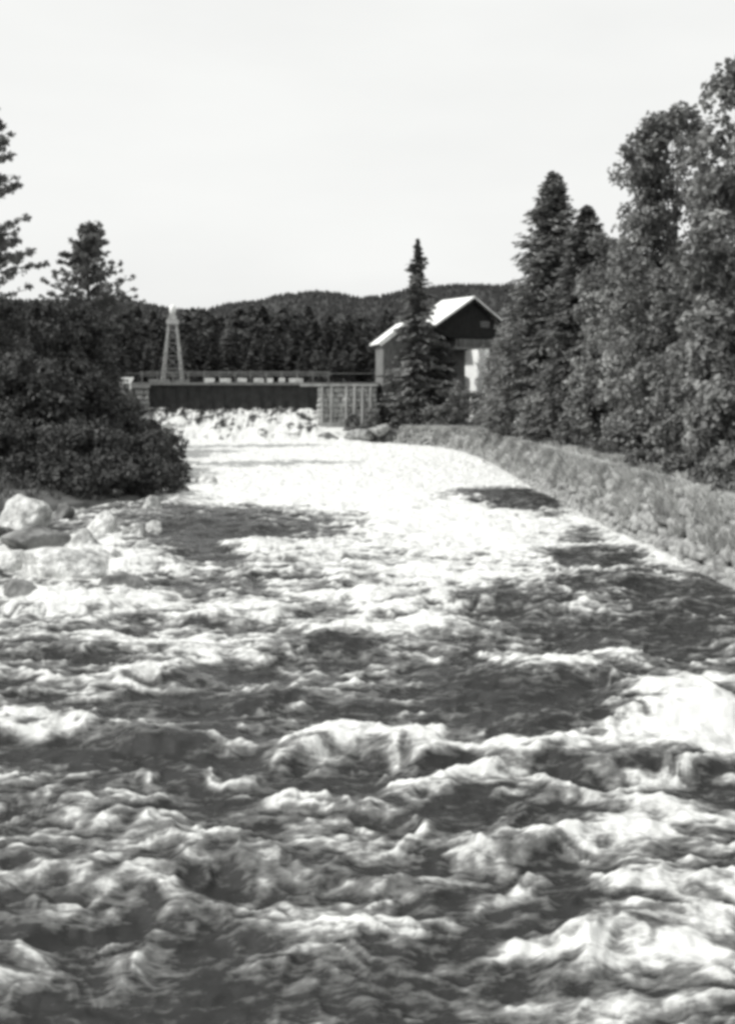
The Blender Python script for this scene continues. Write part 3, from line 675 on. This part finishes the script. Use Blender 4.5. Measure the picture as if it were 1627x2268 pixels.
# ------------------------------------------------------------------ trees
def quads(P, A, Bv):
    V = np.stack([P - A - Bv, P + A - Bv * .6, P + A + Bv * .6, P - A + Bv], 1).reshape(-1, 3)
    return V, np.arange(len(V)).reshape(-1, 4)
def unit(v): return v / (np.linalg.norm(v, axis=-1, keepdims=True) + 1e-9)
def spruce_mesh(name, H, R, nb, nt_, seed, bl=.28, base=.05, pw=.85, ragged=.3, droop=.35):
    r = np.random.default_rng(seed); Ps, As, Bs = [], [], []
    t = base + (1 - base) * (np.arange(nb) + r.uniform(0, 1, nb)) / nb; t = t ** 0.9
    az = r.uniform(0, 2 * np.pi, nb)
    lobe = np.clip(1 + ragged * noise2(np.cos(az) * 1.5 + t * 9, np.sin(az) * 1.5 + t * 4, seed) * 1.2, .6, 1.35)
    rad = (R * (1 - t) ** pw + .06) * r.uniform(1 - ragged, 1 + ragged * .5, nb) * lobe
    lift = (-droop + (droop + .5) * sstep(.6, 1, t)) * rad
    for k in range(nt_):
        s = (k + r.uniform(0, 1, nb)) / nt_; s = .15 + .85 * s ** .8
        z = t * H + lift * s + .15 * rad * s * s
        sw = r.normal(0, .10, nb) * rad * (0.4 + s)
        cx, sy = np.cos(az), np.sin(az)
        P = np.stack([cx * rad * s - sy * sw, sy * rad * s + cx * sw, z + r.normal(0, .05, nb)], -1)
        th = az + r.choice([-1, 1], nb) * r.uniform(.1, 1.1, nb)
        A = np.stack([np.cos(th), np.sin(th), r.uniform(-.6, .1, nb)], -1) * (bl * r.uniform(.6, 1.3, nb) * np.clip(rad / R + .35, .35, 1))[:, None]
        Bv = unit(np.cross(A, r.normal(size=(nb, 3)) * .6 + np.array([0, 0, 1]))) * (bl * .28 * r.uniform(.6, 1.4, nb))[:, None]
        Ps.append(P); As.append(A); Bs.append(Bv)
    V, Q = quads(*[np.concatenate(q) for q in (Ps, As, Bs)])
    return np_mesh(name, V, Q)
def trunk_mesh(name, H, r0, seed, limbs=(), bend=.0):
    m_ = MB(); pts = [(bend * math.sin(i * .9 + seed), bend * math.cos(i * 1.3 + seed), H * i / 6) for i in range(7)]
    pts[0] = (0, 0, -.4); m_.tube(pts, [r0 * (1.15 - i / 6.5) for i in range(7)], 8)
    for (a, b, r_) in limbs: m_.tube([a, (Vector(a) + Vector(b)) / 2 + Vector((0, 0, .15)), b], [r_, r_ * .7, r_ * .3], 5)
    return m_.mesh(name, True)
def leafy_mesh(name, blobs, per, leaf, seed, shell=.55, squash=.8):
    """blobs: (x, y, z, r)"""
    r = np.random.default_rng(seed); Ps, As, Bs = [], [], []
    for (bx, by, bz, br_) in blobs:
        n_ = int(per * (br_ ** 2)); d = unit(r.normal(size=(n_, 3)))
        rad = br_ * (shell + (1.08 - shell) * r.uniform(0, 1, n_) ** .6) * (1 + .35 * noise3(d[:, 0] * 1.8 + bx, d[:, 1] * 1.8 + by, d[:, 2] * 1.8 + bz))
        P = np.array([bx, by, bz]) + d * rad[:, None] * np.array([1, 1, squash])
        keep = noise3(P[:, 0] * 1.6 / leaf * .16, P[:, 1] * 1.6 / leaf * .16, P[:, 2] * 1.6 / leaf * .16 + seed) > -.22
        P = P[keep]; d = d[keep]; n_ = len(P)
        nrm = unit(d * .7 + r.normal(size=(n_, 3)) * .75 + np.array([0, 0, .35]))
        A = unit(np.cross(nrm, r.normal(size=(n_, 3)))) ; Bv = np.cross(nrm, A)
        s = leaf * r.uniform(.55, 1.3, n_)[:, None]
        Ps.append(P); As.append(A * s * .6); Bs.append(Bv * s * .42)
    V, Q = quads(*[np.concatenate(q) for q in (Ps, As, Bs)])
    return np_mesh(name, V, Q)
def crown_blobs(H, R, z0, nb, seed, br=(.5, 1.0), top=.55):
    r = np.random.default_rng(seed); out = []
    for i in range(nb):
        t = (i + r.uniform(0, 1)) / nb; z = z0 + (H - z0) * t
        prof = math.sin(math.pi * min(1, (t * .86 + .14))) ** top
        a = r.uniform(0, 2 * math.pi); rr = R * prof * math.sqrt(r.uniform(.1, 1)) * .85
        b = r.uniform(*br) * (0.65 + .35 * prof)
        out.append((rr * math.cos(a), rr * math.sin(a), min(z, H - b * .7), b))
    return out
TREES = {}
def make_tree(kind, name, label, cat, loc, H, R, seed, mat=None, group=None, rz=None, **kw):
    root = thing(name, loc, label, cat, group, random.uniform(0, 6) if rz is None else rz)
    if kind == 'spruce':
        me = spruce_mesh('crown', H, R, kw.get('nb', 900), kw.get('nt', 14), seed, kw.get('bl', .26), ragged=kw.get('ragged', .3), pw=kw.get('pw', .85), base=kw.get('base', .05), droop=kw.get('droop', .35))
        link('trunk', trunk_mesh('trunk', H * .97, H * .012 + .05, seed), M['bark'], root); link('crown', me, mat or M['spruce'], root)
    elif kind == 'leafy':
        bl_ = crown_blobs(H, R, kw.get('z0', H * .15), kw.get('nblob', 40), seed, kw.get('br', (.55, 1.15)), kw.get('top', .55))
        limbs = [((0, 0, max(.4, b[2] * .45)), (b[0] * .8, b[1] * .8, b[2]), .06) for b in bl_[::3]]
        link('trunk', trunk_mesh('trunk', H * .8, H * .011 + .05, seed, limbs, .12), M['bark'], root)
        link('crown', leafy_mesh('crown', bl_, kw.get('per', 520), kw.get('leaf', .17), seed), mat or M['leaf'], root)
    elif kind == 'pine':
        r = np.random.default_rng(seed); bl_ = []; limbs = []
        zs = kw.get('z0', H * .5)
        for i in range(kw.get('nl', 26)):
            t = (i + r.uniform(0, 1)) / kw.get('nl', 26); z = zs + (H - zs) * t * .95; a = r.uniform(0, 6.28) if i % 2 else r.choice([0.2, 3.0]) + r.normal(0, .4)
            ln = R * (1 - t * .8) * r.uniform(.45, 1.15); e = (ln * math.cos(a), ln * math.sin(a), z + ln * r.uniform(.15, .6))
            limbs.append(((0, 0, z), e, .05))
            for k in range(8):
                s = (.25 + .11 * k); bl_.append((e[0] * s + r.normal(0, .12), e[1] * s + r.normal(0, .12), z + (e[2] - z) * s + r.uniform(0, .2), r.uniform(.13, .28)))
        bl_.append((0, 0, H - .1, .3)); bl_.append((0, 0, H - .6, .35))
        link('trunk', trunk_mesh('trunk', H * .98, H * .012 + .05, seed, limbs), M['bark'], root)
        link('crown', leafy_mesh('crown', bl_, kw.get('per', 1500), kw.get('leaf', .13), seed, .1, .8), mat or M['pine'], root)
    return root
def spot(px, d): return (px - 367) / F * d, d
def ztop(py, d): return HC - (py - HZ) / F * d
def tree_at(kind, name, label, cat, px, d, topy, Rpx, seed, **kw):
    x, y = spot(px, d); z = float(ground_z(np.array([x]), np.array([y]))[0])
    dl, dr = shore(np.array([x]), np.array([y]))
    if max(dl[0], dr[0]) < 0: z = float(zw(y)) + .2
    return make_tree(kind, name, label, cat, (x, y, z - .1), ztop(topy, d) - z, Rpx / F * d, seed, **kw)

# right bank
tree_at('spruce', 'spruce_tree', 'tall pointed spruce right of the house, tip leaving the top of the picture', 'spruce', 552, 62, 172, 68, 1, nb=1900, nt=14, pw=.72, ragged=.42, bl=.25)
tree_at('spruce', 'spruce_tree', 'second spruce, lower, between the tall pointed spruce and the big leafy trees', 'spruce', 586, 57, 206, 60, 2, nb=1700, nt=14, pw=.7, ragged=.4, bl=.25)
tree_at('spruce', 'spruce_tree', 'very slim spruce with a thin spire standing between annex and gabled house', 'spruce', 417, 85.5, 239, 33, 6, nb=620, nt=13, pw=1.0, ragged=.8, bl=.36)
big = dict(nblob=85, br=(.6, 1.15), per=520, leaf=.17)
tree_at('leafy', 'birch_tree', 'huge leafy tree at the upper right rising past the top of the picture', 'tree', 676, 46, 105, 66, 4, top=.4, **big)
tree_at('leafy', 'birch_tree', 'huge leafy tree cut by the right edge of the picture', 'tree', 745, 39, 60, 76, 5, top=.4, **big)
md = dict(nblob=38, br=(.5, .95), per=560, leaf=.16, top=.35)
RT = [
 (608, 54, 232, 30, 'tall rounded leafy tree behind the second spruce, beside the sky gap'),
 (632, 49, 262, 34, 'dense leafy tree directly below the sky gap, left of the huge tree'),
 (614, 56, 246, 26, 'slender leafy tree closing the gap at the left of the huge leafy tree'), # px, d, top, R, label
 (512, 76, 320, 21, 'round leafy tree against the right side of the dark gable'),
 (540, 66, 296, 27, 'leafy tree at the foot of the tall pointed spruce, right of the house'),
 (522, 62, 358, 24, 'lower leafy tree in front of the round one by the gable'),
 (566, 58, 330, 30, 'middle sized leafy tree in front of the two spruces'),
 (606, 53, 290, 34, 'leafy tree filling the gap between second spruce and huge tree'),
 (640, 50, 330, 34, 'leafy tree below the left side of the huge leafy tree'),
 (596, 52, 385, 32, 'low dense tree behind the bend of the path'),
 (550, 58, 392, 27, 'low dense tree behind the far part of the stone wall'),
 (668, 44, 352, 44, 'broad leafy tree under the huge tree with its crown down to the path'),
 (716, 40, 320, 44, 'broad leafy tree near the right edge beneath the tallest crown'),
 (640, 45, 415, 34, 'low bushy tree behind the pale stone on the path edge'),
 (700, 38, 410, 44, 'low bushy tree behind the pale pointed boulder'),
 (742, 34, 380, 50, 'bushy tree half cut by the right picture edge'),
 (499, 78, 350, 15, 'small leafy tree hiding the right part of the balcony'),
 (506, 66, 388, 22, 'low leafy tree left of the low dense ones, near the wall'),
 (441, 86, 342, 14, 'dark narrow tree directly below the left corner of the dark gable'),
]
for i, (px_, d_, ty, R_, lb) in enumerate(RT):
    tree_at('leafy', 'leafy_tree', lb, 'tree', px_, d_, ty, R_, 100 + i, mat=M['leaf'] if px_ != 441 else M['leaf_dark'], z0=.4, **md)
for i, (px_, d_, ty, R_, lb) in enumerate([(830, 37, 120, 80, 'large leafy tree beyond the right picture edge, nearest the cut one'), (930, 33, 160, 80, 'large leafy tree well beyond the right picture edge'), (800, 52, 200, 60, 'leafy tree behind the large ones beyond the right picture edge')]):
    tree_at('leafy', 'leafy_tree', lb, 'tree', px_, d_, ty, R_, 180 + i, **md)
# left bank
LT = [
 (-8, 58, 296, 54, 'dark leafy tree cut by the left edge of the picture'),
 (40, 64, 300, 42, 'dark leafy tree below the open crowned pine, left side'),
 (78, 68, 304, 34, 'dark leafy tree directly below the open crowned pine'),
 (98, 74, 332, 20, 'dark tree at the right end of the left bank wood near the barrier'),
 (20, 50, 352, 50, 'dark bushy tree in the middle row at the left edge'),
 (68, 54, 360, 42, 'dark bushy tree in the middle row left of the abutment'),
 (106, 60, 392, 30, 'dark bushy tree in front of the left abutment'),
]
for i, (px_, d_, ty, R_, lb) in enumerate(LT):
    tree_at('leafy', 'alder_tree', lb, 'tree', px_, d_, ty, R_, 200 + i, mat=M['leaf_dark'], z0=.3, nblob=55, br=(.6, 1.2), per=480, leaf=.17, top=.3)
tree_at('pine', 'pine_tree', 'open crowned pine rising above the dark left bank wood', 'pine', 88, 74, 222, 56, 32, z0=8.0, nl=110, rz=0, per=900)
tree_at('pine', 'pine_tree', 'tall pine at the left edge reaching one bare branch into the sky', 'pine', -16, 56, 96, 66, 33, z0=8.0, nl=70, rz=0, per=900)
# shrubs: single leafy meshes
def shrub(px, d, topy, R, label, seed, mat, zb=None, leaf=.13, per=620, group=None, wide=1.0):
    x, y = spot(px, d); z = float(ground_z(np.array([x]), np.array([y]))[0]) if zb is None else zb
    H_ = ztop(topy, d) - z; Rm = R / F * d
    bl_ = crown_blobs(H_, Rm * 1.08, .1, 30, seed, (Rm * .16, Rm * .46), .3)
    me = leafy_mesh('shrub', bl_, per, leaf, seed)
    return tag(link('shrub', me, mat, loc=(x, y, z)), label, 'shrub', group)
SL = [
 (66, 41.5, 462, 30, 'lowest dark shrub just above the dark rock between the boulders'), (118, 42, 464, 28, 'lowest dark shrub leaning over the river beside the pale boulder'), (160, 43.5, 468, 22, 'lowest dark shrub at the outer tip, branches touching the water'), (88, 48, 418, 34, 'taller dark shrub in the middle of the left bank group'),
 (170, 51, 446, 20, 'outermost round lobe of dark leaves hanging over the white water'), (118, 44, 450, 28, 'low dark shrub between the pale boulders and the river bend'), (60, 43, 452, 30, 'low dark shrub filling the gap above the dark rock'), (146, 55, 420, 26, 'dark shrub just below the masonry abutment'),
 (172, 47.5, 462, 17, 'small low dark shrub at the outer tip of the left bank'),
 (12, 47, 418, 40, 'dark shrub at the left edge above the large pale boulder'), (60, 46, 425, 40, 'dark shrub above the gap between the pale boulders'),
 (104, 46.5, 428, 36, 'dark shrub above the right pale boulder'), (140, 49, 434, 32, 'dark shrub leaning over the river left of the last one'),
 (160, 52.5, 430, 26, 'round dark bush at the tip of the bank overhanging the white water'), (128, 58, 412, 30, 'dark bush in front of the abutment foot'),
 (30, 42.5, 455, 34, 'lowest dark shrub at the left edge, touching the large pale boulder'), (92, 42.5, 456, 32, 'lowest dark shrub right above the pale boulder'), (140, 44.5, 456, 26, 'low dark shrub with its leaves in the shade near the water'),
]
for i, (px_, d_, ty, R_, lb) in enumerate(SL): shrub(px_, d_, ty, R_, lb, 300 + i, M['leaf_dark'], zb=.25, group='dark shrubs on the left bank')
SR = [(372, 83.5, 408, 9, 'low shrub growing against the right end of the crib wall'), (352, 84, 414, 7, 'tiny shrub at the foot of the crib wall posts'), (456, 83, 378, 11, 'upright shrub immediately left of the white porch wall'),(752, 27.5, 440, 42, 'dark shrub at the extreme right edge spilling towards the wall top'), (690, 34.5, 455, 26, 'shrub beside the pointed boulder on the path edge'), (596, 48.5, 442, 18, 'low shrub spilling onto the path below the spruces'), (638, 41.5, 450, 16, 'small round shrub right of the pale stone at the path'),(396, 86, 402, 12, 'shrub at the foot of the grey annex, left one'), (420, 84.5, 396, 17, 'shrub around the foot of the slim spruce'), (446, 84, 386, 17, 'shrub between slim spruce and white porch wall'),
 (470, 82, 390, 14, 'shrub growing under the white porch wall'), (492, 76, 396, 15, 'shrub at the far bend of the embankment wall'), (434, 82.5, 406, 15, 'low shrub in front of the slim spruce at the wall top'), (404, 84.5, 410, 12, 'small shrub above the curving end of the embankment'),
 (530, 60, 418, 18, 'shrub behind the path where it starts to straighten'), (575, 52, 432, 20, 'shrub behind the path, middle of the wall'), (618, 45, 446, 22, 'pale leafed shrub beside the pale stone on the path edge'), (652, 39, 452, 26, 'shrub behind the path left of the pointed boulder'), (720, 31.5, 456, 34, 'shrub at the right edge above the wall'), (560, 56, 425, 18, 'shrub below the spruces at the path edge')]
for i, (px_, d_, ty, R_, lb) in enumerate(SR): shrub(px_, d_, ty, R_, lb, 330 + i, M['shrub'], zb=1.5, group='shrubs along the right bank')

# individual trees of the wood behind the bridge
protos = []
for i in range(5):
    me = spruce_mesh('crown', 10, 1.6 + .2 * i, 420, 9, 400 + i, .34, pw=.7, ragged=.35)
    protos.append((me, trunk_mesh('trunk', 9.6, .16, i), M['spruce_far'], 10, 'spruce_tree', 'dark spruce in the dense wood behind the bridge'))
for i in range(2):
    me = leafy_mesh('crown', crown_blobs(10, 2.4, 1.2, 26, 420 + i, (.8, 1.3), .45), 260, .26, 420 + i)
    protos.append((me, trunk_mesh('trunk', 8, .15, i), M['spruce_far'], 10, 'leafy_tree', 'rounded leafy tree in the wood behind the bridge'))
def nm_of(o): return 'spruce' if o.name.startswith('spruce') else 'leafy'
roots = []
for (me, tk, mt, h, nm, lb) in protos:
    r_ = thing(nm, (0, 0, 0), lb, 'tree', 'trees of the wood behind the bridge')
    link('trunk', tk, M['bark'], r_); link('crown', me, mt, r_); roots.append([r_, False])
for row, (d_, st, ty0) in enumerate(((118, 17, 345), (134, 14, 334), (155, 13, 326), (185, 12, 318), (225, 12, 312))):
    px_ = -30 + row * 5
    while px_ < (560 if row < 3 else 620):
        k = random.choices(range(7), [3, 3, 3, 3, 3, 1.2, 1.2])[0]
        r_, usedf = roots[k]
        o = r_ if not usedf else copy_tree(r_); roots[k][1] = True
        d2 = d_ + random.uniform(-6, 6); x, y = spot(px_ + random.uniform(-5, 5), d2)
        z = 4.6 + 2.0 * float(sstep(150, 500, y))
        ty = ty0 + random.uniform(-6, 14); h = ztop(ty, d2) - z; s = h / 10
        o.location = (x, y, z); o.rotation_euler = (0, 0, random.uniform(0, 6)); wv = s * random.uniform(1.1, 1.6); o.scale = (wv, wv, s)
        qx = 367 + x / y * F
        o['label'] = ('dark spruce' if nm_of(o) == 'spruce' else 'rounded leafy tree') + ' in the ' + ('front row' if row == 0 else 'second row' if row == 1 else 'rear rows') + ' of the wood, ' + ('left of the lattice pylon' if qx < 172 else 'between lattice pylon and grey annex' if qx < 377 else 'behind the houses')
        px_ += st * random.uniform(.75, 1.3)

# grass and low weeds on the banks
def tufts(name, pts, n_, hgt, seed, mat, label):
    r = np.random.default_rng(seed); i = r.integers(0, len(pts), n_); P = pts[i] + r.normal(0, .12, (n_, 3)) * [1, 1, 0]
    h_ = hgt * r.uniform(.4, 1.2, n_); a = r.uniform(0, 6.28, n_)
    A = np.stack([r.normal(0, .25, n_) * h_, r.normal(0, .25, n_) * h_, h_ / 2], -1)
    Bv = np.stack([np.cos(a), np.sin(a), 0 * a], -1) * .02
    V, Q = quads(P + A, A, Bv)
    return tag(link(name, np_mesh(name, V, Q), mat), label, 'grass', kind='stuff')
pts = []
for i in range(2500):
    s = rng.uniform(0, Ltot); p, tv, _ = along(RW, s); o_ = rng.choice([rng.uniform(.8, 1.1), rng.uniform(2.2, 4.5)], p=[.3, .7]); pts.append((p[0] + tv[1] * o_, p[1] - tv[0] * o_, 1.56))
for i in range(2600):
    s = rng.uniform(0, Ltot); p, tv, _ = along(RW, s); o_ = .15 + .95 * rng.uniform(0, 1) ** .5
    if noise2(s * .5, o_ * 2.0, 70) < -.15: continue
    pts.append((p[0] + tv[1] * (o_ - .12), p[1] - tv[0] * (o_ - .12), min(1.55, (o_ - .05) * 1.7 - .05)))
tufts('bank_grass', np.array(pts), 110000, .26, 1, M['grass'], 'pale dry grass along the top of the right stone wall')
pts = []
for i in range(1500):
    y = rng.uniform(20, 84); xl = np.interp(y, LSH[:, 1], LSH[:, 0]); x = xl - rng.uniform(.6, 7); pts.append((x, y, float(ground_z(np.array([x]), np.array([y]))[0])))
tufts('bank_grass', np.array(pts), 16000, .3, 2, M['leaf_dark'], 'dark grass and weeds on the left bank between the boulders')
